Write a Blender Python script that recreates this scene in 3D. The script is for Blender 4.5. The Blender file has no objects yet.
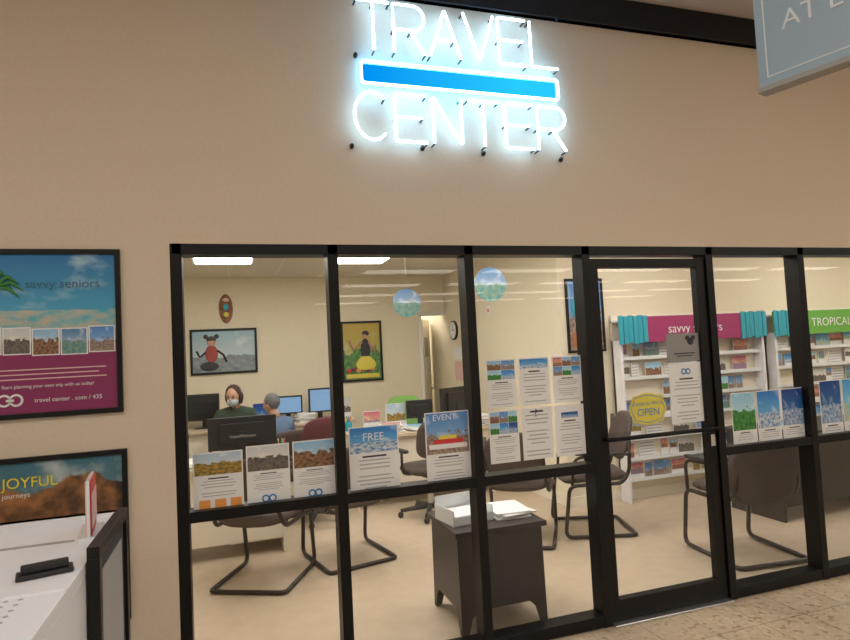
import bpy, math, random
from mathutils import Vector, Matrix
random.seed(7)
S=bpy.context.scene
COL=S.collection
try:
    S.view_settings.view_transform='Standard'; S.view_settings.look='None'
except Exception: pass

# ------------------------------------------------------------ materials
def newmat(name):
    m=bpy.data.materials.new(name); m.use_nodes=True
    return m,m.node_tree.nodes,m.node_tree.links
def mat(name,col,rough=.6,metal=0,noise=0,nscale=30,bump=0,emis=0,spec=.5):
    m,n,l=newmat(name); b=n["Principled BSDF"]
    b.inputs["Base Color"].default_value=(*col,1); b.inputs["Roughness"].default_value=rough
    b.inputs["Metallic"].default_value=metal; b.inputs["Specular IOR Level"].default_value=spec
    if emis:
        b.inputs["Emission Color"].default_value=(*col,1); b.inputs["Emission Strength"].default_value=emis
    if noise or bump:
        tc=n.new("ShaderNodeTexCoord"); nz=n.new("ShaderNodeTexNoise"); nz.inputs["Scale"].default_value=nscale
        nz.inputs["Detail"].default_value=4; l.new(tc.outputs["Object"],nz.inputs["Vector"])
        if noise:
            r=n.new("ShaderNodeValToRGB")
            r.color_ramp.elements[0].position=.3; r.color_ramp.elements[1].position=.7
            r.color_ramp.elements[0].color=(*[max(0,c*(1-noise)) for c in col],1)
            r.color_ramp.elements[1].color=(*[min(1,c*(1+noise)) for c in col],1)
            l.new(nz.outputs["Fac"],r.inputs[0]); l.new(r.outputs[0],b.inputs["Base Color"])
        if bump:
            bp=n.new("ShaderNodeBump"); bp.inputs["Strength"].default_value=bump; bp.inputs["Distance"].default_value=.004
            l.new(nz.outputs["Fac"],bp.inputs["Height"]); l.new(bp.outputs[0],b.inputs["Normal"])
    return m
def emi(name,col,s):
    m,n,l=newmat(name); n.clear(); e=n.new("ShaderNodeEmission"); o=n.new("ShaderNodeOutputMaterial")
    e.inputs[0].default_value=(*col,1); e.inputs[1].default_value=s; l.new(e.outputs[0],o.inputs[0]); return m
def glassmat():
    m,n,l=newmat("storefront_glass"); n.clear(); o=n.new("ShaderNodeOutputMaterial")
    t=n.new("ShaderNodeBsdfTransparent"); t.inputs[0].default_value=(.96,.965,.955,1)
    g=n.new("ShaderNodeBsdfGlossy"); g.inputs["Roughness"].default_value=.0
    f=n.new("ShaderNodeFresnel"); f.inputs[0].default_value=1.5; mx=n.new("ShaderNodeMixShader")
    l.new(f.outputs[0],mx.inputs[0]); l.new(t.outputs[0],mx.inputs[1]); l.new(g.outputs[0],mx.inputs[2]); l.new(mx.outputs[0],o.inputs[0]); return m
def picmat(name,sky1,sky2,mid,low,seed=0,hor=.5,amp=.25,sc=4):
    """printed landscape: sky gradient, jagged skyline, noisy ground"""
    m,n,l=newmat(name); b=n["Principled BSDF"]; b.inputs["Roughness"].default_value=.35
    uv=n.new("ShaderNodeTexCoord"); sp=n.new("ShaderNodeSeparateXYZ"); l.new(uv.outputs["UV"],sp.inputs[0])
    def noise(scale,off,det=4):
        mp=n.new("ShaderNodeMapping"); mp.inputs["Location"].default_value=(seed*3.7+off,seed*1.3,seed); l.new(uv.outputs["UV"],mp.inputs[0])
        z=n.new("ShaderNodeTexNoise"); z.inputs["Scale"].default_value=scale; z.inputs["Detail"].default_value=det; l.new(mp.outputs[0],z.inputs["Vector"]); return z
    def mix(f,a,bb):
        x=n.new("ShaderNodeMix"); x.data_type='RGBA'; l.new(f,x.inputs[0])
        for k,v in ((6,a),(7,bb)):
            if isinstance(v,tuple): x.inputs[k].default_value=(*v,1)
            else: l.new(v,x.inputs[k])
        return x.outputs[2]
    def math_(op,a,bb,clamp=False):
        x=n.new("ShaderNodeMath"); x.operation=op; x.use_clamp=clamp
        for k,v in enumerate((a,bb)):
            if isinstance(v,(int,float)): x.inputs[k].default_value=v
            else: l.new(v,x.inputs[k])
        return x.outputs[0]
    sky=mix(sp.outputs[1],sky2,sky1)
    nc=noise(3,5); cl=math_('MULTIPLY',math_('SUBTRACT',nc.outputs[0],.55),5,True)
    sky=mix(cl,sky,tuple(.5*c+.42 for c in sky2))
    ng=noise(sc*2.5,2,8); g=math_('MULTIPLY',math_('SUBTRACT',ng.outputs[0],.36),3.2,True)
    ground=mix(g,low,mid)
    nh=noise(sc,9,5)
    h=math_('ADD',math_('MULTIPLY',math_('SUBTRACT',nh.outputs[0],.5),amp*2),hor)
    f=math_('MULTIPLY',math_('SUBTRACT',sp.outputs[1],h),60,True)
    c=mix(f,ground,sky); l.new(c,b.inputs["Base Color"]); return m

WALL=mat("beige_wall_paint",(.67,.565,.44),.85,noise=.025,nscale=60,bump=.2)
IWALL=mat("cream_wall_paint",(.77,.70,.54),.8,noise=.02,nscale=20)
BLACK=mat("black_anodized_aluminium",(.006,.005,.005),.4,spec=.25)
BAND=mat("black_ceiling_trim",(.010,.008,.009),.5,spec=.3)
OCEIL=mat("store_ceiling_paint",(.60,.53,.50),.9)
WHITE=mat("white_paper",(.80,.80,.80),.6)
INK=mat("grey_ink",(.42,.42,.44),.6)
DARKINK=mat("dark_ink",(.03,.03,.04),.6)
CARPET=mat("tan_floor",(.50,.40,.29),.5,noise=.06,nscale=9)
GLASS=glassmat()
FRAME=mat("black_picture_frame",(.008,.008,.008),.35,spec=.3)
MAG=mat("magenta_print",(.25,.025,.11),.45)
TEAL=mat("teal_print",(.03,.36,.48),.5)
GREEN=mat("green_print",(.16,.45,.07),.5)
ORANGE=mat("orange_print",(.85,.35,.08),.5)
YEL=mat("yellow_print",(.72,.62,.09),.5)
BLUE=mat("blue_print",(.03,.22,.55),.5)
RED=mat("red_print",(.6,.04,.04),.5)
BROWN=mat("dark_brown_laminate",(.026,.019,.018),.4,noise=.15,nscale=14)
UPH=mat("charcoal_brown_upholstery",(.075,.052,.045),.9,noise=.2,nscale=120,bump=.3)
MAROON=mat("maroon_upholstery",(.10,.025,.03),.9)
LIME=mat("lime_fabric",(.22,.45,.12),.9)
TUBE=mat("dark_chair_tube",(.022,.015,.012),.35,metal=.2)
PLASTIC=mat("black_plastic",(.012,.012,.014),.4)
GREYP=mat("grey_plastic",(.35,.34,.33),.5)
SCREEN=emi("lit_screen",(.30,.50,.75),.75)
SCREENOFF=mat("dark_screen",(.012,.014,.018),.15)
DESKTOP=mat("light_laminate",(.62,.52,.38),.45,noise=.05,nscale=8)
METAL=mat("brushed_metal",(.6,.6,.6),.3,metal=.9)
SHELF=mat("white_shelf_enamel",(.82,.82,.86),.45)
SLAT=mat("slatwall_cream",(.80,.74,.62),.6)
ACRYL=mat("frosted_acrylic",(.75,.78,.8),.15)
SKIN=mat("skin",(.50,.29,.20),.6)
PINK=mat("pale_pink_print",(.75,.5,.48),.6)
GREY=mat("grey_print",(.28,.27,.27),.6)

P={}
P['beach']=picmat("print_beach",(.05,.35,.75),(.35,.75,.9),(.1,.55,.65),(.7,.55,.35),1,.42,.05)
P['ship']=picmat("print_ocean",(.02,.2,.6),(.2,.55,.85),(.02,.18,.45),(.7,.75,.8),2,.4,.15)
P['canyon']=picmat("print_canyon",(.25,.5,.75),(.6,.7,.75),(.40,.20,.1),(.10,.06,.04),3,.6,.35)
P['autumn']=picmat("print_autumn",(.4,.55,.7),(.75,.75,.7),(.55,.3,.06),(.1,.12,.03),4,.55,.2)
P['city']=picmat("print_city",(.6,.62,.65),(.8,.75,.65),(.25,.2,.15),(.06,.06,.07),5,.55,.3,9)
P['green']=picmat("print_jungle",(.3,.6,.8),(.6,.8,.85),(.08,.35,.06),(.02,.12,.03),6,.55,.3)
P['sunset']=picmat("print_sunset",(.5,.15,.25),(.95,.5,.15),(.15,.08,.12),(.5,.2,.1),7,.4,.2)
P['rose']=picmat("print_floral",(.5,.08,.2),(.8,.65,.2),(.6,.1,.15),(.1,.3,.45),8,.5,.5,8)
P['navy']=picmat("print_night",(.01,.05,.25),(.03,.2,.5),(.05,.15,.35),(.5,.6,.75),9,.4,.2)
P['castle']=picmat("print_castle",(.08,.25,.6),(.3,.5,.75),(.10,.07,.12),(.45,.33,.22),10,.45,.4,6)
P['lagoon']=picmat("print_lagoon",(.08,.22,.45),(.45,.55,.7),(.06,.25,.28),(.25,.35,.25),12,.5,.2,3)
KEYS=list(P)

# ------------------------------------------------------------ mesh builder
class MB:
    def __init__(s): s.v=[];s.f=[];s.m=[];s.uv=[];s.sm=[];s.mats=[];s.M=Matrix.Identity(4)
    def mi(s,m):
        if m not in s.mats: s.mats.append(m)
        return s.mats.index(m)
    def add(s,vs,fs,m,smooth=False,uvs=None):
        b=len(s.v); s.v+=[s.M@Vector(v) for v in vs]; k=s.mi(m)
        for i,f in enumerate(fs):
            s.f.append([b+j for j in f]); s.m.append(k); s.sm.append(smooth)
            s.uv.append(uvs[i] if uvs else [(0,0)]*len(f))
    def box(s,x0,x1,y0,y1,z0,z1,m):
        vs=[(x,y,z) for z in (z0,z1) for y in (y0,y1) for x in (x0,x1)]
        s.add(vs,[(0,2,3,1),(4,5,7,6),(0,1,5,4),(2,6,7,3),(0,4,6,2),(1,3,7,5)],m)
    def quad(s,a,b,c,d,m): s.add([a,b,c,d],[(0,1,2,3)],m,False,[[(0,0),(1,0),(1,1),(0,1)]])
    def ry(s,x0,x1,z0,z1,y,m): s.quad((x0,y,z0),(x1,y,z0),(x1,y,z1),(x0,y,z1),m)   # faces -Y
    def tube(s,pts,r,m,seg=8,closed=False):
        pts=[Vector(p) for p in pts]; n=len(pts); vs=[];fs=[]
        up=None
        for i,p in enumerate(pts):
            if closed: d=(pts[(i+1)%n]-pts[i-1]).normalized()
            elif i==0: d=(pts[1]-p).normalized()
            elif i==n-1: d=(p-pts[i-1]).normalized()
            else: d=((pts[i+1]-p).normalized()+(p-pts[i-1]).normalized()).normalized()
            if up is None: up=d.orthogonal().normalized()
            up=(up-d*up.dot(d)).normalized(); w=d.cross(up)
            rr=r[i] if isinstance(r,(list,tuple)) else r
            for k in range(seg):
                a=2*math.pi*k/seg; vs.append(p+up*math.cos(a)*rr+w*math.sin(a)*rr)
        for i in range(n if closed else n-1):
            j=(i+1)%n
            for k in range(seg):
                fs.append((i*seg+k,i*seg+(k+1)%seg,j*seg+(k+1)%seg,j*seg+k))
        if not closed: fs.append(tuple(range(seg))[::-1]); fs.append(tuple((n-1)*seg+k for k in range(seg)))
        s.add(vs,fs,m,True)
    def cyl(s,c,r,h,m,seg=20,r2=None,axis='z'):
        r2=r if r2 is None else r2; vs=[]
        for q,(rr,hh) in enumerate(((r,0),(r2,h))):
            for k in range(seg):
                a=2*math.pi*k/seg; u,v=math.cos(a)*rr,math.sin(a)*rr
                p={'z':(u,v,hh),'y':(u,hh,v),'x':(hh,u,v)}[axis]; vs.append((c[0]+p[0],c[1]+p[1],c[2]+p[2]))
        fs=[(k,(k+1)%seg,seg+(k+1)%seg,seg+k) for k in range(seg)]
        s.add(vs,fs,m,True)
        uvr=[(.5+.5*math.cos(2*math.pi*k/seg),.5+.5*math.sin(2*math.pi*k/seg)) for k in range(seg)]
        s.add(vs[:seg],[tuple(range(seg))],m,False,[uvr]); s.add(vs[seg:],[tuple(range(seg))],m,False,[uvr])
    def ell(s,c,r,m,su=16,sv=10,fn=None):
        vs=[];fs=[]
        for i in range(sv+1):
            t=math.pi*i/sv
            for k in range(su):
                a=2*math.pi*k/su; d=Vector((math.sin(t)*math.cos(a),math.sin(t)*math.sin(a),math.cos(t)))
                p=Vector((d.x*r[0],d.y*r[1],d.z*r[2]))
                if fn: p=fn(p,d)
                vs.append(p+Vector(c))
        for i in range(sv):
            for k in range(su): fs.append((i*su+k,(i+1)*su+k,(i+1)*su+(k+1)%su,i*su+(k+1)%su))
        s.add(vs,fs,m,True)
    def pad(s,hw,hd,th,m,fn,seg=28,e=3.5):
        """padded cushion: superellipse outline, rounded edge, mapped by fn(u,v,w)"""
        vs=[];fs=[];prof=[(.0,-1),(.6,-1),(.9,-.85),(1,-.3),(1,.3),(.9,.85),(.6,1),(0,1)]
        for (k,w) in prof:
            for i in range(seg):
                a=2*math.pi*i/seg; c,sn=math.cos(a),math.sin(a)
                u=math.copysign(abs(c)**(2/e),c)*hw*k; v=math.copysign(abs(sn)**(2/e),sn)*hd*k
                vs.append(fn(u,v,w*th/2))
        for j in range(len(prof)-1):
            for i in range(seg): fs.append((j*seg+i,j*seg+(i+1)%seg,(j+1)*seg+(i+1)%seg,(j+1)*seg+i))
        s.add(vs,fs,m,True)
    def make(s,name,bevel=0,parent=None,loc=None):
        me=bpy.data.meshes.new(name); me.from_pydata([tuple(v) for v in s.v],[],s.f)
        for m in s.mats: me.materials.append(m)
        ul=me.uv_layers.new(name="UVMap")
        for pi,p in enumerate(me.polygons):
            p.material_index=s.m[pi]; p.use_smooth=s.sm[pi]
            for k in range(p.loop_total): ul.data[p.loop_start+k].uv=s.uv[pi][k]
        me.update()
        o=bpy.data.objects.new(name,me); COL.objects.link(o)
        if bevel:
            b=o.modifiers.new("bevel",'BEVEL'); b.width=bevel; b.segments=2; b.limit_method='ANGLE'
        if parent: o.parent=parent
        return o
def TM(x,y,z=0,rz=0,sc=1): return Matrix.Translation((x,y,z))@Matrix.Rotation(math.radians(rz),4,'Z')@Matrix.Scale(sc,4)
def fillet(pts,r,n=5,closed=False):
    pts=[Vector(p) for p in pts]; out=[]; N=len(pts)
    for i,p in enumerate(pts):
        if not closed and i in (0,N-1): out.append(p); continue
        a=pts[i-1];b=pts[(i+1)%N]; da=(a-p);db=(b-p); rr=min(r,da.length*.45,db.length*.45)
        A=p+da.normalized()*rr;B=p+db.normalized()*rr
        for k in range(n+1):
            t=k/n; out.append(A*(1-t)**2+p*2*t*(1-t)+B*t*t)
    return out
def text(name,body,size,loc,m,parent,rot=(math.pi/2,0,0),align='LEFT',sx=1,ext=0):
    c=bpy.data.curves.new(name,'FONT'); c.body=body; c.size=size; c.align_x=align; c.extrude=ext; c.materials.append(m)
    o=bpy.data.objects.new(name,c); COL.objects.link(o); o.location=loc; o.rotation_euler=rot; o.scale=(sx,1,1)
    if parent: o.parent=parent
    return o
def simple(name,x0,x1,y0,y1,z0,z1,m,bevel=0):
    b=MB(); b.box(x0,x1,y0,y1,z0,z1,m); return b.make(name,bevel)

# ------------------------------------------------------------ shell
TOP=2.156
YB=5.6; CH=2.72; YR=2.25; XS=3.10
b=MB(); b.box(-7,-.258,0,.12,0,3.66,WALL); b.box(-.258,5.12,0,.12,TOP,3.66,WALL); b.box(5.12,10,0,.12,0,3.66,WALL); b.make("wall_front")
simple("wall_back",-1.6,2.72,YB,YB+.1,0,3.0,IWALL)
simple("wall_left",-1.7,-1.6,.12,YB+.1,0,3.0,IWALL)
b=MB(); b.box(XS,XS+.1,YR+.1,YB+1.6,0,3.0,IWALL); b.make("wall_side")
simple("wall_rear_right",XS,9,YR,YR+.1,0,3.0,IWALL)
simple("wall_right",9,9.1,.12,YR+.1,0,3.0,IWALL)
b=MB(); b.box(2.72,XS,YB,YB+.1,2.12,3.0,IWALL); b.box(1.9,XS,YB+1.5,YB+1.6,0,3.0,IWALL); b.box(1.8,1.9,YB+.1,YB+1.6,0,3,IWALL); b.make("wall_corridor")
simple("baseboard_back",-1.6,2.68,YB-.015,YB,0,.1,BROWN)
simple("baseboard_side",XS-.015,XS,YR-.015,YB,0,.1,SLAT)
simple("baseboard_rear_right",XS,9,YR-.015,YR,0,.1,SLAT)
simple("baseboard_front",-7,-.29,-.012,0,0,.1,BROWN)
simple("floor",-1.7,9.1,.05,YB+1.6,-.1,0,CARPET)
m,n,l=newmat("lay_in_ceiling"); bs=n["Principled BSDF"]; bs.inputs["Roughness"].default_value=.9
tc=n.new("ShaderNodeTexCoord"); br=n.new("ShaderNodeTexBrick"); br.offset=0; br.inputs["Scale"].default_value=1
br.inputs["Brick Width"].default_value=.61; br.inputs["Row Height"].default_value=1.22; br.inputs["Mortar Size"].default_value=.012
br.inputs["Color1"].default_value=br.inputs["Color2"].default_value=(.74,.69,.60,1); br.inputs["Mortar"].default_value=(.8,.78,.72,1)
l.new(tc.outputs["Object"],br.inputs["Vector"]); l.new(br.outputs[0],bs.inputs["Base Color"])
simple("ceiling",-1.7,9.1,.12,YB+1.6,CH,CH+.05,m)
# store floor: polished stone tiles with speckle
m,n,l=newmat("polished_stone_tile"); bs=n["Principled BSDF"]; bs.inputs["Roughness"].default_value=.3
tc=n.new("ShaderNodeTexCoord"); br=n.new("ShaderNodeTexBrick"); br.offset=0; br.inputs["Scale"].default_value=1
br.inputs["Brick Width"].default_value=.305; br.inputs["Row Height"].default_value=.305; br.inputs["Mortar Size"].default_value=.003
br.inputs["Color1"].default_value=(.58,.47,.34,1); br.inputs["Color2"].default_value=(.50,.40,.28,1); br.inputs["Mortar"].default_value=(.26,.20,.14,1)
vo=n.new("ShaderNodeTexVoronoi"); vo.inputs["Scale"].default_value=45; vo.inputs["Randomness"].default_value=1
sx=n.new("ShaderNodeSeparateXYZ"); l.new(vo.outputs["Color"],sx.inputs[0])
rp=n.new("ShaderNodeValToRGB"); e=rp.color_ramp.elements; e[0].position=0; e[0].color=(.62,.52,.42,1); e[1].position=1; e[1].color=(1.12,1.1,1.06,1)
q_=e.new(.15); q_.color=(.92,.88,.84,1); q_=e.new(.8); q_.color=(1,1,1,1)
mx=n.new("ShaderNodeMix"); mx.data_type='RGBA'; mx.blend_type='MULTIPLY'; mx.inputs[0].default_value=1
l.new(tc.outputs["Object"],br.inputs["Vector"]); l.new(tc.outputs["Object"],vo.inputs["Vector"]); l.new(sx.outputs[0],rp.inputs[0])
l.new(br.outputs[0],mx.inputs[6]); l.new(rp.outputs[0],mx.inputs[7]); l.new(mx.outputs[2],bs.inputs["Base Color"])
simple("floor_store",-9,22,-22,.05,-.1,0,m)
simple("ceiling_store",-9,22,-22,0,3.66,3.75,OCEIL)
b=MB(); b.box(-7,10,-.03,0,3.476,3.655,BAND); b.box(-7,10,-.045,0,3.476,3.50,BAND); b.make("trim_1")

# fixtures
LIN=emi("office_light_panel",(1,.94,.86),9.2); LOUT=emi("store_light_panel",(1,.92,.80),6.6)
def troffer(x,y,w=.6,L=1.2):
    b=MB(); b.box(x-w/2-.03,x+w/2+.03,y-L/2-.03,y+L/2+.03,CH-.012,CH-.001,SHELF); b.box(x-w/2,x+w/2,y-L/2,y+L/2,CH-.02,CH-.0125,LIN); b.make("ceiling_light")
for x,y in [(-.05,3.62),(1.5,3.62),(-.1,1.9),(1.5,1.9),(.7,.7),(2.4,.9),(3.9,1.0),(6.0,1.0),(7.8,1.0),(2.45,6.4)]: troffer(x,y)  # second pair and the corridor one are unseen, added to brighten the interior
for y in (-2.6,-5.5,-8.5,-11.5,-14.5,-17.5,-20.5):
    b=MB()
    for x in ((-6.5,-3.2,.1,3.4,6.7,10) if y>-6 else (-6.5,4.4,7.7,11,14.3,17.6)):
        b.box(x-1.22,x+1.22,y-.34,y+.34,3.62,3.66,SHELF); b.box(x-1.18,x+1.18,y-.30,y+.30,3.61,3.619,LOUT)
    b.make("store_ceiling_light")

# ------------------------------------------------------------ storefront frame
b=MB(); Yf0,Yf1=0.0,.11; w=.026
jx=[-.233,.501,1.237,1.965,2.85,3.602,4.34,5.07]
for x in jx: b.box(x-w,x+w,Yf0,Yf1,0,2.156,BLACK)
b.box(-.25,5.09,Yf0,Yf1,2.105,2.156,BLACK)
for a,c in ((0,3),(4,7)):
    b.box(jx[a],jx[c],Yf0+.004,Yf1-.004,.862,.912,BLACK)
    b.box(jx[a],jx[c],Yf0+.004,Yf1-.004,0,.065,BLACK)
b.make("storefront_frame",.002)
k=1
for i in range(7):
    if i==3: continue
    for z0,z1 in ((.06,.865),(.91,2.11)):
        b=MB(); b.ry(jx[i]+.02,jx[i+1]-.02,z0,z1,.055,GLASS); b.make("window_%d"%k); k+=1
root=bpy.data.objects.new("door_1",None); COL.objects.link(root)
d0,d1=1.996,2.820
b=MB()
b.box(d0,d0+.055,.015,.065,.015,2.085,BLACK); b.box(d1-.065,d1,.015,.065,.015,2.085,BLACK)
b.box(d0+.05,d1-.06,.015,.065,2.03,2.085,BLACK); b.box(d0+.05,d1-.06,.015,.065,.015,.13,BLACK)
b.ry(d0+.05,d1-.06,.12,2.04,.04,GLASS)
b.make("door_leaf",.002,root)
b=MB(); b.tube([(d0+.03,-.035,1.04),(d1-.03,-.035,1.04)],.013,BLACK,10)
for x in (d0+.03,d1-.03): b.tube([(x,.02,1.04),(x,-.035,1.04)],.012,BLACK)
b.box(d1-.05,d1-.02,.006,.016,.93,1.0,METAL); b.make("push_bar",0,root)
b=MB(); b.box(1.992,2.823,-.03,.12,0,.012,METAL); b.make("threshold",.003,root)

# ------------------------------------------------------------ neon sign
root=bpy.data.objects.new("neon_sign",None); COL.objects.link(root)
NW=emi("neon_white",(.40,.70,1),9.5); NC=emi("hidden_halo_tube",(.0,.45,1),110)  # NC: tubes added out of sight behind the bar to throw a blue halo
NB,n_,l_=newmat("painted_glow_panel"); n_.clear()  # glowing panel stands in for blue tube light on the wall, gradient included
e_=n_.new("ShaderNodeEmission"); o_=n_.new("ShaderNodeOutputMaterial"); l_.new(e_.outputs[0],o_.inputs[0]); e_.inputs[1].default_value=1.1
tc_=n_.new("ShaderNodeTexCoord"); sp_=n_.new("ShaderNodeSeparateXYZ"); l_.new(tc_.outputs["Object"],sp_.inputs[0])
mr_=n_.new("ShaderNodeMapRange"); mr_.inputs[1].default_value=.69; mr_.inputs[2].default_value=1.81; l_.new(sp_.outputs[0],mr_.inputs[0])
cr_=n_.new("ShaderNodeValToRGB"); ce=cr_.color_ramp.elements; ce[0].color=(.0,.26,.82,1); ce[1].color=(.02,.55,.92,1); ce[1].position=.8
l_.new(mr_.outputs[0],cr_.inputs[0]); l_.new(cr_.outputs[0],e_.inputs[0])
arc=lambda cx,cy,rx,ry,a0,a1,n=12:[(cx+rx*math.cos(math.radians(a0+(a1-a0)*i/n)),cy+ry*math.sin(math.radians(a0+(a1-a0)*i/n))) for i in range(n+1)]
G={'T':[[(0,1),(1,1)],[(.5,.97),(.5,0)]],
'R':[[(0,0),(0,1),(.55,1)]+arc(.6,.74,.36,.26,80,-90,10)+[(.0,.48)],[(.52,.46),(.95,0)]],
'A':[[(0,0),(.5,1),(1,0)],[(.22,.36),(.78,.36)]],
'V':[[(0,1),(.5,0),(1,1)]],
'E':[[(1,1),(.05,1),(.05,0),(1,0)],[(.08,.52),(.88,.52)]],
'L':[[(.05,1),(.05,0),(1,0)]],
'C':[arc(.55,.5,.52,.5,48,312,22)],
'N':[[(.05,0),(.05,1),(.93,0),(.93,1)]]}
b=MB(); sup=MB()
def word(t,x0,x1,z0,z1,gap=.028):
    w_=(x1-x0-gap*(len(t)-1))/len(t)
    for i,ch in enumerate(t):
        xo=x0+i*(w_+gap)
        for st in G[ch]:
            pts=[(xo+u*w_,-.05,z0+v*(z1-z0)) for u,v in st]
            pts=fillet(pts,.014,3) if len(pts)<6 else pts
            b.tube(pts,.0072,NW,8)
            for q in (pts[0],pts[-1]):
                sup.tube([(q[0],0,q[2]-.004),(q[0],-.048,q[2]-.004)],.005,PLASTIC,6)
word("TRAVEL",.665,1.83,3.165,3.425,.02); word("CENTER",.63,1.86,2.69,2.94)
bx=fillet([(.68,-.05,2.985),(1.82,-.05,2.985),(1.82,-.05,3.10),(.68,-.05,3.10)],.02,4,True)
b.tube(bx,.0072,NW,8,closed=True)
b.make("neon_tubing",0,root)
c=MB(); c.box(.688,1.812,-.034,-.026,2.993,3.092,NB)
for z in (2.998,3.087): c.tube([(.695,-.016,z),(1.805,-.016,z)],.004,NC,6)
c.make("blue_bar",0,root)
for x,z in ((.62,2.66),(1.83,2.65),(1.35,2.66),(.66,3.14),(1.86,3.48),(1.0,2.67)):
    sup.ell((x,-.02,z),(.012,.02,.015),PLASTIC,10,6)
sup.make("tube_supports",0,root)

# ------------------------------------------------------------ wall posters (outside)
def framed(name,x0,x1,z0,z1,y,t=.022,d=.02):
    r=bpy.data.objects.new(name,None); COL.objects.link(r)
    f=MB(); f.box(x0,x1,y-d,y,z1-t,z1,FRAME); f.box(x0,x1,y-d,y,z0,z0+t,FRAME); f.box(x0,x0+t,y-d,y,z0+t,z1-t,FRAME); f.box(x1-t,x1,y-d,y,z0+t,z1-t,FRAME)
    f.make("frame",.002,r); return r
r=framed("framed_beach_poster",-1.17,-.465,1.395,2.125,0)
b=MB(); y=-.008; a0,a1=-1.148,-.487
b.ry(a0,a1,1.72,2.103,y,picmat("poster_sea_sky",(.02,.17,.42),(.10,.48,.68),(.08,.45,.55),(.55,.48,.36),11,.35,.02))
b.ry(a0,a1,1.417,1.72,y,MAG)
for i in range(6):
    xx=a0+.005+i*.109
    z=1.665+.006*math.sin(i*1.3); b.ry(xx,xx+.106,z,z+.118,y-.002,WHITE); b.ry(xx+.005,xx+.101,z+.005,z+.113,y-.003,P[['canyon','autumn','city','canyon','lagoon','castle'][i]])
for i in range(3): b.ry(-1.1,-.53-.03*(i%2),1.60-i*.02,1.605-i*.02,y-.002,PINK)
for dx in (-.022,.022):
    b.cyl((-.90+dx,y-.003,1.475),.027,.001,WHITE,20,axis='y'); b.cyl((-.90+dx,y-.004,1.475),.018,.001,MAG,20,axis='y')
b.box(-.915,-.885,y-.0055,y-.005,1.47,1.48,WHITE)
for k in range(9):
    a=math.radians(-30+k*30); b.tube([(-.96,y-.004,1.96),(-.96+.07*math.cos(a),y-.004,1.98+.05*math.sin(a)),(-.96+.12*math.cos(a),y-.004,1.94+.06*math.sin(a))],[.006,.010,.001],P['green'],6)
b.tube([(-.96,y-.004,1.96),(-.98,y-.004,1.87),(-1.01,y-.004,1.79)],.006,BROWN,6)
b.make("print",0,r)
text("title","savvy seniors",.055,(-.84,y-.004,1.955),mat("slate_ink",(.04,.16,.25)),r)
text("web","travel center . com / 435",.026,(-.81,y-.004,1.462),WHITE,r)
text("slogan","Start planning your next trip with us today!",.02,(-.93,y-.004,1.525),WHITE,r)
r=framed("framed_canyon_poster",-1.17,-.455,.49,1.232,0)
b=MB(); b.ry(-1.148,-.477,.512,1.21,-.008,picmat("poster_canyon",(.05,.16,.22),(.30,.42,.42),(.42,.19,.07),(.05,.028,.018),23,.86,.22,3)); b.make("print",0,r)
text("title","JOYFUL",.062,(-.935,-.012,1.105),mat("gold_ink",(.85,.72,.04)),r)
text("subtitle","journeys",.03,(-.935,-.012,1.065),WHITE,r)

# ------------------------------------------------------------ flyers on glass
def gl(x,z): return x*1.0187,1.6+(z-1.6)*1.0187
def flyer(x0,x1,z0,z1,pic=None,frac=.4,band=None,lines=12,name="flyer",paper=WHITE,logo=False,y=.052,logotop=False,inset=.006,collage=0):
    x0,z0=gl(x0,z0); x1,z1=gl(x1,z1); b=MB(); b.box(x0,x1,y-.001,y,z0,z1,paper); W=x1-x0;H=z1-z0; yy=y-.002
    zt=z1-.01
    if collage:
        rows=max(1,int(frac*H/.045)); ch=(H*frac-inset)/rows; cw=(W-2*inset)/collage
        for rr in range(rows):
            for cc in range(collage):
                b.ry(x0+inset+cc*cw+.001,x0+inset+(cc+1)*cw-.001,z1-inset-(rr+1)*ch+.001,z1-inset-rr*ch-.001,yy,P[KEYS[(rr*3+cc*7+int(x0*10))%len(KEYS)]])
        zt=z1-H*frac-.01
    elif pic:
        b.ry(x0+inset,x1-inset,z1-H*frac,z1-inset,yy,P[pic]); zt=z1-H*frac-.01
    zb=z0+.012
    if band: b.ry(x0+.01,x1-.01,z0+.012,z0+H*.2,yy,band); zb=z0+H*.24
    if logo or logotop:
        zl=(zt-.045) if logotop else zb+.022
        for dx in (-.016,.016):
            b.cyl((x0+W/2+dx,yy-.001,zl),.019,.001,BLUE,16,axis='y'); b.cyl((x0+W/2+dx,yy-.002,zl),.011,.001,WHITE,16,axis='y')
        if logotop: zt-=.08
        else: zb+=.05
    if lines:
        st=(zt-zb)/lines
        for i in range(lines):
            if i%5==4: continue
            L=W*(.78 if i%4 else .5)*random.uniform(.75,1); c=x0+W/2
            b.ry(c-L/2,c+L/2,zt-st*i-st*(.7 if i==0 else .55),zt-st*i-st*.25,yy,DARKINK if i==0 else INK)
    return b.make(name)
o=flyer(-.185,.035,.905,1.178,'autumn',.38,WHITE,7)
b=MB(); 
for i in range(3): b.ry(-.165+i*.07,-.115+i*.07,.905,.950,.049,ORANGE)
b.make("coupon_strip")
flyer(.05,.25,.905,1.19,'city',.42,None,10,logo=True)
flyer(.265,.47,.905,1.192,'canyon',.45,None,10,logo=True)
o=flyer(.54,.795,.905,1.235,'ship',.40,None,9)
text("headline","FREE",.055,(.62,.048,1.155),WHITE,o)
o=flyer(.94,1.185,.915,1.275,'castle',.60,None,8)
text("headline","EVENT",.045,(1.0,.048,1.225),WHITE,o)
b=MB(); b.ry(.975,1.19,1.075,1.10,.047,WHITE); b.ry(1.0,1.165,1.10,1.125,.047,RED); b.ry(1.03,1.13,1.125,1.145,.047,YEL); b.make("cruise_ship_sticker")
cols=[(1.30,1.475),(1.495,1.68),(1.70,1.885)]
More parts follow.
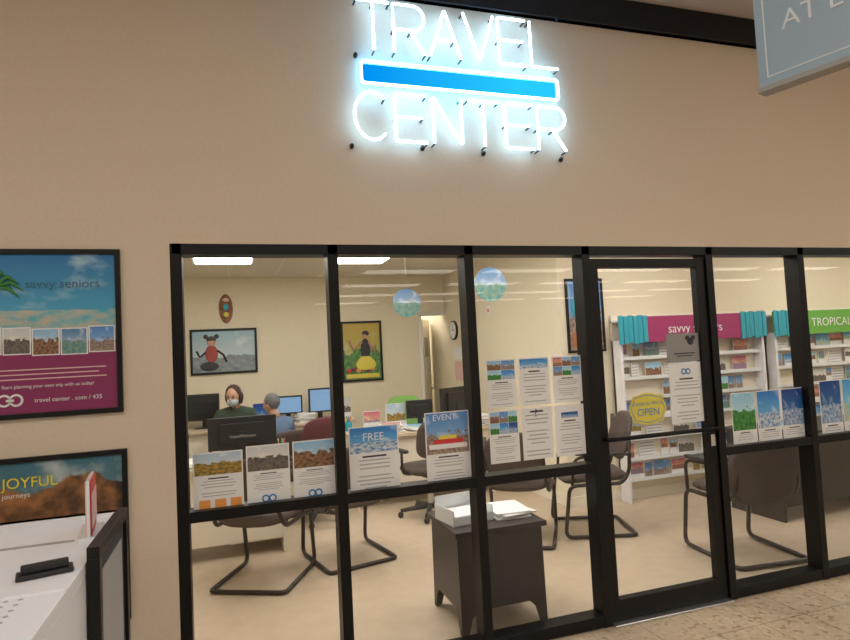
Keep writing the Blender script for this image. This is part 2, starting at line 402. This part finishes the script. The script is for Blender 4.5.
for i,(a,c) in enumerate(cols):
    flyer(a,c,1.27,1.53,['city','ship','autumn'][i],[.42,.22,.42][i],None,11,collage=[2,0,3][i])
    flyer(a,c,.975,1.255,['rose',None,'navy'][i],[.45,.3,.25][i],None,12,inset=.006 if i==0 else .04,collage=[3,0,0][i])
text("question_mark_sticker","?",.06,(1.60,.045,1.20),DARKINK,None)
flyer(2.47,2.715,1.09,1.45,None,.4,None,13,name="notice_sheet",logotop=True,y=.036)
flyer(2.465,2.72,1.455,1.625,None,.4,None,0,name="mascot_sign",paper=GREY,y=.036)
b=MB()
for dx,dz,rr in ((0,0,.022),(-.022,.022,.014),(.022,.022,.014)): b.cyl((2.69+dx,.031,1.575+dz),rr,.002,DARKINK,18,axis='y')
b.ry(2.56,2.72,1.50,1.506,.033,DARKINK); b.ry(2.58,2.70,1.485,1.49,.033,DARKINK)
b.make("mascot_silhouette")
b=MB(); ox,oz=gl(2.305,1.195)
N=40; vs=[]
for i in range(N):
    a=2*math.pi*i/N; e=3.2; c_,s_=math.cos(a),math.sin(a); wv=1+.05*math.cos(8*a)
    vs.append((math.copysign(abs(c_)**(2/e),c_)*wv,math.copysign(abs(s_)**(2/e),s_)*wv))
b.add([(ox+u*.125,.0335,oz+v*.09) for u,v in vs],[tuple(range(N))],YEL)
b.add([(ox+u*.112,.0330,oz+v*.078) for u,v in vs],[tuple(range(N))],BLUE)
b.add([(ox+u*.108,.0325,oz+v*.074) for u,v in vs],[tuple(range(N))],YEL)
o=b.make("open_sign")
text("come_in","Come In, We're",.032,(ox,.031,oz+.022),BLUE,o,align='CENTER'); text("open_word","OPEN",.062,(ox,.031,oz-.04),BLUE,o,align='CENTER')
for i in range(3):
    flyer(2.93+i*.2,3.12+i*.2,.915,1.24,['green','ship','navy'][i],.72,None,5,name="travel_brochure")
for i in range(2):
    flyer(3.66+i*.2,3.85+i*.2,.92,1.27,['navy','beach'][i],.8,None,3,name="travel_brochure")

# ------------------------------------------------------------ back wall items
r=framed("framed_cartoon_picture",-.52,.34,1.42,2.03,YB,.03,.03)
b=MB(); b.ry(-.49,.31,1.45,2.0,YB-.01,picmat("poster_coast",(.30,.48,.58),(.6,.68,.7),(.30,.36,.38),(.18,.22,.25),31,.40,.15))
b.ell((-.25,YB-.02,1.70),(.08,.008,.12),mat("dusty_red",(.35,.06,.05),.6)); b.ell((-.25,YB-.022,1.86),(.055,.008,.06),SKIN); b.ell((-.25,YB-.024,1.89),(.06,.006,.045),BROWN)
for dx in (-.07,.07): b.ell((-.25+dx,YB-.022,1.93),(.03,.006,.03),DARKINK)
b.tube([(-.32,YB-.02,1.72),(-.40,YB-.02,1.66),(-.44,YB-.02,1.74)],.015,DARKINK,6); b.tube([(-.18,YB-.02,1.74),(-.1,YB-.02,1.68),(-.06,YB-.02,1.58)],.015,DARKINK,6)
b.ell((-.28,YB-.02,1.53),(.12,.006,.06),DARKINK); b.make("print",0,r)
r=framed("framed_dancer_poster",1.50,2.10,1.20,2.07,YB,.03,.03)
b=MB(); b.ry(1.53,2.07,1.23,2.04,YB-.01,picmat("poster_dancer",(.50,.36,.06),(.42,.45,.12),(.16,.38,.10),(.05,.13,.05),32,.5,.4,5))
b.ell((1.85,YB-.02,1.65),(.07,.008,.17),DARKINK); b.ell((1.85,YB-.022,1.86),(.04,.008,.05),SKIN); b.ell((1.86,YB-.024,1.89),(.05,.006,.04),DARKINK)
b.tube([(1.80,YB-.02,1.77),(1.68,YB-.02,1.66),(1.62,YB-.02,1.8)],.022,SKIN,6); b.tube([(1.9,YB-.02,1.77),(1.98,YB-.02,1.62)],.022,SKIN,6)
b.ell((1.85,YB-.022,1.47),(.14,.008,.11),YEL,fn=lambda p,d:Vector((p.x*(1-.4*d.z),p.y,p.z)))
b.ry(1.56,2.04,1.25,1.31,YB-.025,YEL)
for k_ in range(6): b.ell((1.60+.07*k_,YB-.018,1.36+.02*(k_%2)),(.035,.006,.03),[RED,MAG,ORANGE][k_%3],8,6)
b.make("print",0,r)
b=MB(); b.ell((-.05,YB-.015,2.3),(.09,.015,.20),mat("carved_wood",(.24,.10,.04),.6,noise=.5,nscale=12)); b.ell((-.05,YB-.03,2.32),(.035,.012,.045),TEAL); b.ell((-.05,YB-.03,2.42),(.045,.012,.025),PINK); b.ell((-.05,YB-.03,2.22),(.035,.012,.035),YEL); b.make("carved_oval_plaque")
b=MB(); b.box(2.68,2.72,YB-.02,YB-.001,0,2.14,WHITE); b.box(2.68,XS-.002,YB-.02,YB-.001,2.121,2.16,WHITE); b.make("trim_2")
b=MB(); b.M=TM(2.78,YB+.14,0,62); b.box(0,.62,0,.04,0.01,2.08,SLAT); b.cyl((.55,-.05,1.0),.025,.05,METAL,12,axis='y')
b.box(.12,.42,-.004,0,1.5,1.8,GREYP); b.box(.15,.4,-.004,0,1.2,1.42,WHITE); b.M=Matrix.Identity(4)
b.make("door_2")
b=MB(); b.cyl((XS-.03,5.2,1.87),.14,.03,FRAME,28,axis='x'); b.cyl((XS-.032,5.2,1.87),.12,.002,WHITE,28,axis='x')
b.box(XS-.036,XS-.033,5.195,5.205,1.87,1.96,DARKINK); b.box(XS-.036,XS-.033,5.14,5.2,1.865,1.875,DARKINK); b.make("wall_clock")
b=MB(); b.box(XS-.004,XS,4.9,5.3,1.45,1.62,WHITE); b.make("wall_notice")
b=MB(); b.box(XS-.004,XS,4.9,5.25,1.15,1.42,PINK); b.make("wall_notice")
b=MB(); b.box(XS-.015,XS,3.9,3.97,2.0,2.12,WHITE); b.box(XS-.02,XS-.015,3.92,3.95,2.04,2.08,RED); b.make("fire_alarm")
r=framed("framed_travel_poster",3.17,3.60,1.50,2.24,YR,.025,.02)
b=MB(); b.ry(3.195,3.575,1.525,2.215,YR-.01,P['castle']); b.ry(3.22,3.55,1.55,1.7,YR-.012,mat("rust_print",(.4,.15,.06),.5)); b.ell((3.3,YR-.015,1.95),(.07,.005,.13),TEAL); b.make("print",0,r)
def hdisc(x,y,z,rad,key):
    b=MB(); b.cyl((x,y,z),rad,.01,P[key],36,axis='y'); b.tube([(x,y+.005,z+rad),(x,y+.005,CH)],.0015,SLAT,5); b.make("hanging_disc_sign")
hdisc(1.82,3.22,2.12,.155,'lagoon'); hdisc(2.23,1.93,2.16,.155,'lagoon')

# ------------------------------------------------------------ brochure racks
def rack(x0,x1,hm,label,lm,name):
    r=bpy.data.objects.new(name,None); COL.objects.link(r)
    b=MB(); yb=YR-.02
    b.box(x0,x1,yb-.02,yb,.18,1.86,SLAT)
    nrow=7
    for i in range(22): b.box(x0,x1,yb-.026,yb-.02,.2+i*.066,.2+i*.066+.05,SLAT)
    b.box(x0,x0+.03,yb-.14,yb,.0,1.6,SHELF); b.box(x1-.03,x1,yb-.14,yb,.0,1.6,SHELF)
    for row in range(nrow):
        z=.20+row*.2
        b.box(x0+.03,x1-.03,yb-.10,yb-.02,z,z+.008,SHELF); b.box(x0+.03,x1-.03,yb-.105,yb-.1,z,z+.035,ACRYL)
    b.make("slatwall",0,r)
    b=MB()
    for row in range(nrow):
        z=.21+row*.2; x=x0+.06
        while x<x1-.2:
            w_=random.choice((.1,.1,.2,.21)); 
            if random.random()<.82:
                yy=yb-.03-.05*random.random(); h=random.uniform(.15,.18)
                b.box(x,x+w_-.01,yy,yy+.006,z,z+h,WHITE); k_=random.random()
                if k_<.78:
                    b.ry(x+.004,x+w_-.014,z+h*random.choice((.05,.05,.3,.45)),z+h-.004,yy-.001,P[random.choice(['ship','castle','navy','city','lagoon','green','beach','sunset','autumn','rose','canyon','city'])])
                else:
                    for q in range(5): b.ry(x+.01,x+w_-.02,z+.02+q*.03,z+.03+q*.03,yy-.001,INK)
            x+=w_+random.choice((0,.01,.06))
    b.make("brochures",0,r)
    b=MB(); hy=yb-.16
    b.box(x0+.02,x1-.02,hy,hy+.05,1.57,1.83,hm)
    for e0 in (x0-.02,x1-.32):
        for q in range(6): b.box(e0+q*.057,e0+q*.057+.05,hy-.012-.004*(q%2),hy,1.555+.01*(q%3),1.845-.008*(q%2),TEAL)
    b.box(x0,x1,hy+.05,yb,1.78,1.80,SHELF)
    b.make("header",0,r)
    text("header_text",label,.13,((x0+x1)/2,hy-.004,1.655),lm,r,align='CENTER')
rack(3.66,5.49,mat("header_magenta",(.36,.03,.14),.5),"savvy seniors",WHITE,"brochure_rack")
rack(5.64,7.7,mat("header_green",(.13,.40,.05),.5),"TROPICAL DEALS",WHITE,"brochure_rack")

# ------------------------------------------------------------ furniture
def guest_chair(x,y,rz,arms=True,bigback=False,sc=1.1,name="guest_chair",dz=0):
    b=MB(); b.M=TM(x,y,0,rz,sc); hw=.25; R_=.0145
    for s_ in (-1,1):
        p=[(s_*.2,-.245,.80+dz),(s_*.22,-.22,.48),(s_*.235,-.16,.395),(s_*hw,.24,.395),(s_*hw,.29,.02),(s_*hw,-.2,.016)]
        b.tube(fillet(p,.06),R_,TUBE)
        if arms:
            b.tube(fillet([(s_*hw,.22,.40),(s_*(hw+.02),.2,.60),(s_*(hw+.02),-.1,.62),(s_*.22,-.235,.60)],.06),.012,TUBE)
            b.pad(.02,.14,.025,PLASTIC,lambda u,v,w_,s_=s_:(s_*(hw+.02)+u,.06+v,.63+w_),16)
    b.tube(fillet([(-hw,-.15,.016),(-hw,-.24,.016),(hw,-.24,.016),(hw,-.15,.016)],.05),R_,TUBE)
    b.pad(.25,.25,.075,UPH,lambda u,v,w_:(u,.02+v,.43+w_+.02*(u/.25)**2-.02*max(0,v/.24)**2))
    hb=.27 if bigback else .22; vb=.24 if bigback else .18
    b.pad(hb,vb,.05,UPH,lambda u,v,w_:(u*(1-.12*max(0,v/vb)),-.245+w_+.35*u*u*1.2-.10*(v/vb)*.5,(.60 if bigback else .66)+dz+v),e=2.6 if bigback else 3)
    return b.make(name)
guest_chair(.17,1.62,-27,False); guest_chair(.84,1.80,13,False)
guest_chair(2.24,1.62,-32,False); guest_chair(2.93,1.58,72,True,dz=.06)
guest_chair(3.53,.56,-6,True,True,1.12,dz=.0)
def office_chair(x,y,rz,back=UPH,zt=.95,name="office_chair"):
    b=MB(); b.M=TM(x,y,0,rz)
    for k_ in range(5):
        a=math.radians(72*k_+18); b.tube([(0,0,.1),(.3*math.cos(a),.3*math.sin(a),.07)],[.03,.018],PLASTIC)
        b.ell((.3*math.cos(a),.3*math.sin(a),.032),(.03,.02,.032),PLASTIC,10,8)
    b.cyl((0,0,.08),.03,.34,METAL); b.box(-.1,.1,-.12,.12,.39,.42,PLASTIC)
    b.pad(.25,.24,.08,UPH,lambda u,v,w_:(u,v+.02,.46+w_))
    b.tube(fillet([(0,-.1,.41),(0,-.3,.42),(0,-.29,.7)],.06),.02,PLASTIC)
    hv=(zt-.58)/2
    b.pad(.23,hv,.07,back,lambda u,v,w_:(u,-.25+w_+.7*u*u-.08*v/hv*.5,.58+hv+v))
    for s_ in (-1,1):
        b.tube(fillet([(s_*.2,0,.42),(s_*.29,0,.44),(s_*.29,0,.64)],.04),.014,PLASTIC); b.pad(.03,.13,.03,PLASTIC,lambda u,v,w_,s_=s_:(s_*.29+u,v,.655+w_),16)
    return b.make(name)
office_chair(1.80,2.66,10); office_chair(.74,3.02,20,MAROON,1.02); office_chair(2.08,4.3,175,LIME,1.03)
office_chair(-1.15,3.4,-60)
def desk(x0,x1,y0,y1,top,body,name="desk"):
    b=MB(); b.box(x0,x1,y0,y1,.71,.745,top); b.box(x0+.03,x0+.06,y0+.04,y1-.04,0,.71,body); b.box(x1-.06,x1-.03,y0+.04,y1-.04,0,.71,body)
    b.box(x0+.06,x1-.06,y0+.06,y0+.08,.12,.71,body)
    b.box(x1-.48,x1-.06,y0+.1,y1-.05,.1,.71,body)
    for q in range(3): b.box(x1-.46,x1-.08,y1-.05,y1-.035,.12+q*.2,.30+q*.2,body); b.tube([(x1-.33,y1-.02,.21+q*.2),(x1-.21,y1-.02,.21+q*.2)],.006,METAL,6)
    return b.make(name,.003)
desk(-.85,.42,2.15,2.85,DESKTOP,SLAT); desk(1.15,2.75,3.15,3.85,DESKTOP,SLAT); desk(-1.3,1.55,4.95,5.55,DESKTOP,SLAT); desk(4.35,5.9,.95,1.6,BROWN,BROWN)
def monitor(x,y,z,rz,w_=.54,h=.32,name="computer_monitor",label=None,scr=SCREENOFF):
    r=bpy.data.objects.new(name,None); COL.objects.link(r)
    b=MB(); b.M=TM(x,y,z,rz)
    b.box(-w_/2,w_/2,-.02,.02,.10,.10+h,PLASTIC); b.box(-w_/3,w_/3,-.05,-.02,.15,.05+h,PLASTIC)
    b.quad((w_/2-.02,.0205,.12),(-w_/2+.02,.0205,.12),(-w_/2+.02,.0205,.08+h),(w_/2-.02,.0205,.08+h),scr)
    b.box(-.03,.03,-.06,-.03,.01,.25,PLASTIC); b.pad(.13,.09,.014,PLASTIC,lambda u,v,w2:(u,v-.02,.008+w2),24)
    b.make("body",.004,r)
    if label:
        t=text("brand_label",label,.04,(0,0,0),GREYP,r,align='CENTER'); t.matrix_world=TM(x,y,z,rz)@Matrix.Translation((0,-.062,.2))@Matrix.Rotation(math.pi/2,4,'X')
    return r
monitor(.07,2.42,.745,0,.56,.27,label="ViewMonitor"); monitor(-.36,5.25,.745,165,.40,.34); monitor(1.12,5.2,.745,185,.32,.32,scr=SCREEN); monitor(2.42,3.5,.745,25,.46,.32); monitor(-.60,2.6,.745,-30,.42,.26)
monitor(.70,5.30,.745,175,.38,.24,scr=SCREEN); monitor(2.0,3.55,.745,-10,.3,.2)
def keyboard(x,y,z,rz):
    b=MB(); b.M=TM(x,y,z,rz); b.box(-.22,.22,-.07,.07,0,.014,PLASTIC)
    for i in range(14):
        for j in range(4): b.box(-.205+i*.0295,-.205+i*.0295+.025,-.055+j*.029,-.03+j*.029,.014,.02,GREYP)
    b.make("keyboard")
keyboard(.02,2.70,.745,0); keyboard(2.38,3.74,.745,8)
def papers(x,y,z,rz,n_=4,key=None,name="paper_stack"):
    b=MB()
    for i in range(n_):
        b.M=TM(x+random.uniform(-.02,.02),y+random.uniform(-.02,.02),z+i*.009,rz+random.uniform(-12,12)); b.box(-.11,.11,-.14,.14,0,.008,WHITE)
    if key: b.quad((-.1,-.13,.009),(.1,-.13,.009),(.1,.13,.009),(-.1,.13,.009),P[key])
    b.make(name)
for a in [(1.33,3.36,.745,10,6,'ship'),(1.62,3.36,.745,-10,9,'rose'),(1.9,3.34,.745,5,5,'beach'),(-.3,2.34,.745,10,5,None),(.92,5.15,.745,0,12,None),(-.7,5.25,.745,8,9,'green'),(4.7,1.2,.745,10,4,'ship'),(2.60,3.32,.745,8,12,None)]: papers(*a)
def penjar(x,y,z):
    b=MB(); b.cyl((x,y,z),.035,.1,TEAL,16,.04)
    for k_ in range(5):
        a=k_*1.3; b.tube([(x+.01*math.cos(a),y+.01*math.sin(a),z+.08),(x+.03*math.cos(a),y+.03*math.sin(a),z+.17)],.004,[RED,BLUE,YEL,PLASTIC,GREEN][k_],6)
    b.make("pen_holder")
penjar(1.22,3.72,.745); penjar(-.05,5.05,.745); penjar(.38,2.3,.745)
def holder(x,y,z,key,w_=.23,h=.27):
    b=MB(); b.box(x-w_/2,x+w_/2,y,y+.09,z,z+.01,ACRYL); b.box(x-w_/2,x+w_/2,y+.07,y+.078,z,z+h*.7,ACRYL); b.box(x-w_/2,x+w_/2,y,y+.005,z,z+.08,ACRYL)
    b.box(x-w_/2+.01,x+w_/2-.01,y+.02,y+.06,z+.01,z+h,WHITE); b.ry(x-w_/2+.01,x+w_/2-.01,z+.01,z+h,y+.019,P[key]); b.make("brochure_holder")
holder(1.75,3.62,.745,'autumn'); holder(1.48,3.66,.745,'rose',.2,.2); holder(.35,5.2,.745,'navy'); holder(1.42,5.1,.745,'city',.2)
b=MB(); b.M=TM(-.55,2.30,.745,10); b.box(-.1,.1,-.09,.09,0,.04,PLASTIC); b.box(-.09,-.04,-.09,.09,.04,.07,PLASTIC)
for i in range(3):
    for j in range(4): b.box(.0+i*.028,.02+i*.028,-.07+j*.03,-.05+j*.03,.04,.046,GREYP)
b.make("desk_phone",.004)
b=MB(); x0,x1,y0,y1=1.17,1.70,.22,.70
b.box(x0-.02,x1+.02,y0-.02,y1+.02,.545,.575,BROWN)
def panel(p0,p1,th):
    p0=Vector(p0);p1=Vector(p1);d=p1-p0;nrm=Vector((-d.y,d.x,0)).normalized()*th
    prof=[(0,0),(.07,0),(.12,.09),(.2,.13),(.8,.13),(.88,.09),(.93,0),(1,0),(.97,.545),(.03,.545)]
    vs=[p0+d*u+Vector((0,0,z)) for u,z in prof]; k_=len(vs)
    fs=[tuple(range(k_)),tuple(range(2*k_-1,k_-1,-1))]+[(i,(i+1)%k_,k_+(i+1)%k_,k_+i) for i in range(k_)]
    b.add(vs+[v+nrm for v in vs],fs,BROWN)
panel((x0,y0,0),(x1,y0,0),.02); panel((x1,y0,0),(x1,y1,0),.02); panel((x1,y1,0),(x0,y1,0),.02); panel((x0,y1,0),(x0,y0,0),.02)
b.box(x0+.03,x1-.03,y0+.03,y1-.03,.13,.15,BROWN); b.make("side_cabinet",.002)
papers(1.58,.46,.576,4,4)
b=MB(); b.M=TM(1.30,.45,.576,8); b.box(-.13,.13,-.12,.12,0,.006,ACRYL)
for s_ in (-1,1): b.box(s_*.13-.003,s_*.13+.003,-.12,.12,0,.09,ACRYL)
b.box(-.13,.13,.117,.12,0,.13,ACRYL); b.box(-.13,.13,-.12,-.117,0,.05,ACRYL); b.box(-.11,.11,-.1,.1,.007,.05,WHITE); b.make("acrylic_letter_tray")

# ------------------------------------------------------------ people
def skinobj(name,verts,edges,rad,m,parent,root=0,sub=2):
    me=bpy.data.meshes.new(name); me.from_pydata(verts,edges,[]); me.materials.append(m)
    o=bpy.data.objects.new(name,me); COL.objects.link(o); o.parent=parent
    o.modifiers.new("skin",'SKIN')
    for i,rr in enumerate(rad):
        d=me.skin_vertices[0].data[i]; d.radius=(rr if isinstance(rr,tuple) else (rr,rr)); d.use_root=(i==root)
    s_=o.modifiers.new("sub",'SUBSURF'); s_.levels=s_.render_levels=sub
    return o
def person(name,x,y,rz,shirt,pants,hairm,sc=1,mask=False,longhair=False,headturn=0,tilt=0):
    r=bpy.data.objects.new(name,None); COL.objects.link(r); r.location=(x,y,0); r.rotation_euler=(0,0,math.radians(rz)); r.scale=(sc,)*3
    v=[(0,0,.56),(0,-.02,.72),(0,.0,.90),(0,.03,1.03),(0,.06,1.10)]; e=[(0,1),(1,2),(2,3),(3,4)]; rd=[(.16,.12),(.15,.115),(.17,.12),(.14,.09),.055]
    for s_ in (-1,1):
        i=len(v); v+=[(s_*.18,.03,1.01),(s_*.25,.09,.82),(s_*.255,.13,.77),(s_*.19,.35,.775)]; e+=[(3,i),(i,i+1),(i+1,i+2),(i+2,i+3)]; rd+=[.070,.055,.05,.036]
    skinobj("shirt",v,e,rd,shirt,r)
    v=[(0,0,.56)];e=[];rd=[(.16,.12)]
    for s_ in (-1,1):
        i=len(v); v+=[(s_*.09,.04,.55),(s_*.12,.43,.54),(s_*.12,.45,.48),(s_*.12,.42,.10)]; e+=[(0,i),(i,i+1),(i+1,i+2),(i+2,i+3)]; rd+=[.085,.062,.058,.042]
    skinobj("trousers",v,e,rd,pants,r)
    b=MB()
    for s_ in (-1,1): b.ell((s_*.12,.48,.045),(.045,.13,.045),PLASTIC)
    b.make("shoes",0,r)
    for s_ in (-1,1):
        v=[(s_*.19,.35,.775),(s_*.185,.39,.775),(s_*.18,.43,.772)];e=[(0,1),(1,2)];rd=[.024,(.032,.018),(.034,.016)]
        for k_,(dx,L) in enumerate(((-.027,.06),(-.009,.072),(.009,.068),(.026,.052))):
            i=len(v); v+=[(s_*(.18+dx),.445,.772),(s_*(.18+dx),.445+L*.55,.768),(s_*(.18+dx),.445+L,.752)]; e+=[(2,i),(i,i+1),(i+1,i+2)]; rd+=[.009,.0085,.007]
        i=len(v); v+=[(s_*.148,.395,.768),(s_*.135,.43,.762)]; e+=[(1,i),(i,i+1)]; rd+=[.011,.008]
        skinobj("hand",v,e,rd,SKIN,r,sub=1)
    hm=Matrix.Translation((0,.06,1.12))@Matrix.Rotation(math.radians(headturn),4,'Z')@Matrix.Rotation(math.radians(-tilt),4,'X')@Matrix.Translation((0,-.06,-1.12))
    b=MB(); b.M=hm
    def hf(p,d):
        if d.z<0: p.x*=1-.28*(-d.z)**1.2; p.y=p.y*(1-.2*(-d.z)) + .018*(-d.z)
        return p
    H=Vector((0,.08,1.235)); b.tube([(0,.04,1.06),(0,.065,1.16)],[.055,.05],SKIN,14)
    b.ell(H,(.078,.098,.118),SKIN,24,16,hf)
    b.ell(H+Vector((0,.105,-.012)),(.013,.02,.022),SKIN,10,8)
    for s_ in (-1,1):
        b.ell(H+Vector((s_*.08,-.005,-.01)),(.01,.018,.03),SKIN,10,8); b.ell(H+Vector((s_*.03,.088,.012)),(.011,.007,.007),DARKINK,10,6); b.ell(H+Vector((s_*.03,.089,.032)),(.018,.006,.004),hairm,8,6)
    if mask: b.ell(H+Vector((0,.045,-.052)),(.068,.082,.062),mat("grey_face_mask",(.40,.46,.50),.8),20,14)
    else: b.ell(H+Vector((0,.088,-.062)),(.024,.008,.006),mat("lips",(.4,.15,.12),.6),10,6)
    b.make("head",0,r)
    b=MB(); b.M=hm
    b.ell(H+Vector((0,-.018,.03)),(.092,.100,.105),hairm,24,14,lambda p,d:Vector((p.x,p.y if d.y<.35 else p.y*.80,p.z if d.z>-.3 or d.y<0 else p.z*.3)))
    if longhair:
        b.ell(H+Vector((0,-.055,-.03)),(.10,.07,.11),hairm,20,12)
        for s_ in (-1,1): b.ell(H+Vector((s_*.08,-.01,-.03)),(.025,.045,.075),hairm,12,10)
    b.make("hair",0,r)
    return r
office_chair(.03,4.45,180,UPH,.9); office_chair(.44,3.62,28,UPH,.85)
person("seated_woman",.03,4.45,175,mat("dark_green_jacket",(.04,.065,.045),.9),DARKINK,mat("dark_brown_hair",(.045,.022,.013),.7),.97,True,True,-15,18)
person("seated_man",.44,3.62,28,mat("slate_blue_shirt",(.10,.16,.26),.9),DARKINK,mat("grey_hair",(.13,.125,.13),.8),.90,False,False,20,10)

# ------------------------------------------------------------ store foreground: gondola shelf
root=bpy.data.objects.new("store_shelf_unit",None); COL.objects.link(root)
b=MB(); gx0,gx1,gy0,gy1=-1.7,-.372,-2.1,-.63
b.box(gx0,gx1,gy0,gy1,1.07,1.10,SHELF); b.box(gx0,gx1,gy0-.005,gy0,1.03,1.105,SHELF)
b.box(gx0,gx1,gy1-.04,gy1,0,1.10,SHELF); b.box(gx0,gx1,gy0+.05,gy1,0,.12,SHELF)
for z in (.40,.72): b.box(gx0,gx1-.02,gy0+.1,gy1-.04,z,z+.025,SHELF)
for x in (gx1-.03,gx0): b.box(x,x+.03,gy1-.1,gy1-.04,0,1.07,SHELF)
b.box(gx1-.015,gx1,gy0,gy1,.1,1.07,SHELF)
b.make("shelves",.003,root)
b=MB()
for i in range(44):
    for j in range(21):
        b.cyl((gx0+.04+i*.028,gy0+.04+j*.031,1.1005),.0055,.0006,INK,8)
b.make("perforations",0,root)
b=MB(); b.box(gx0,gx1,-1.42,-1.41,1.10,1.105,SHELF); b.box(-1.3,-.45,-1.0,-.99,1.10,1.104,GREYP); b.make("shelf_lip",0,root)
r=bpy.data.objects.new("shelf_end_sign",None); COL.objects.link(r)
b=MB(); X=-.368
b.box(X,X+.03,-1.24,-.80,1.11,1.14,FRAME); b.box(X,X+.03,-1.24,-.80,.62,.65,FRAME); b.box(X,X+.03,-1.24,-1.21,.65,1.11,FRAME); b.box(X,X+.03,-.83,-.80,.65,1.11,FRAME)
b.box(X+.005,X+.02,-1.21,-.83,.65,1.11,DARKINK); b.box(X+.02,X+.022,-1.17,-.87,.70,1.06,GREYP); b.make("frame",.002,r)
b=MB(); b.M=TM(-.42,-.92,1.10,97); b.box(-.09,.09,-.03,.03,0,.008,ACRYL); b.box(-.09,.09,-.004,.004,.008,.17,ACRYL); b.box(-.085,.085,-.008,-.0045,.012,.165,RED); b.box(-.08,.08,-.010,-.0085,.03,.13,PINK); b.box(-.085,.085,.0045,.008,.012,.165,PINK); b.make("promo_card_holder")
b=MB(); b.M=TM(-.45,-1.28,1.101,15); b.box(-.06,.06,-.025,.025,0,.012,PLASTIC); b.box(-.05,.05,-.012,.012,.012,.03,PLASTIC); b.make("shelf_clip",.003)

# ------------------------------------------------------------ hanging aisle sign
r=bpy.data.objects.new("hanging_store_sign",None); COL.objects.link(r)
LB=mat("pale_blue_sign",(.34,.45,.55),.5); LW=mat("sign_white",(.75,.8,.85),.5)
M=TM(1.875,-1.33,2.485,-72)
b=MB(); b.M=M; b.box(0,1.3,0,.05,0,.75,LB); b.box(-.005,1.305,-.004,.054,-.006,.012,GREYP)
for a in ((.03,1.27,.04,.044),(.03,1.27,.70,.704)): b.box(a[0],a[1],-.002,0,a[2],a[3],LW)
b.box(.03,.034,-.002,0,.04,.70,LW); b.tube([(.15,.025,.75),(.15,.025,1.17)],.003,METAL,6); b.tube([(1.1,.025,.75),(1.1,.025,1.17)],.003,METAL,6)
b.make("panel",0,r)
t=text("lettering","AT LOW PRICES",.095,(0,0,0),LW,r); t.matrix_world=M@Matrix.Translation((.09,-.003,.19))@Matrix.Rotation(math.pi/2,4,'X')

# ------------------------------------------------------------ camera + world
yaw,pitch,roll=map(math.radians,(17.94,2.887,2.885)); f=602.35
F=Vector((math.sin(yaw)*math.cos(pitch),math.cos(yaw)*math.cos(pitch),math.sin(pitch)))
R0=Vector((math.cos(yaw),-math.sin(yaw),0)); U0=R0.cross(F)
R=R0*math.cos(roll)-U0*math.sin(roll); U=R0*math.sin(roll)+U0*math.cos(roll)
cam=bpy.data.cameras.new("camera"); co=bpy.data.objects.new("camera",cam); COL.objects.link(co)
mt=Matrix((( R.x,U.x,-F.x,0),(R.y,U.y,-F.y,-3.001),(R.z,U.z,-F.z,1.6),(0,0,0,1))); co.matrix_world=mt
cam.sensor_width=36; cam.lens=f*36/850; cam.clip_start=.05
S.camera=co
wd=bpy.data.worlds.new("world"); S.world=wd; wd.use_nodes=True
wd.node_tree.nodes["Background"].inputs[0].default_value=(.85,.76,.66,1); wd.node_tree.nodes["Background"].inputs[1].default_value=.25
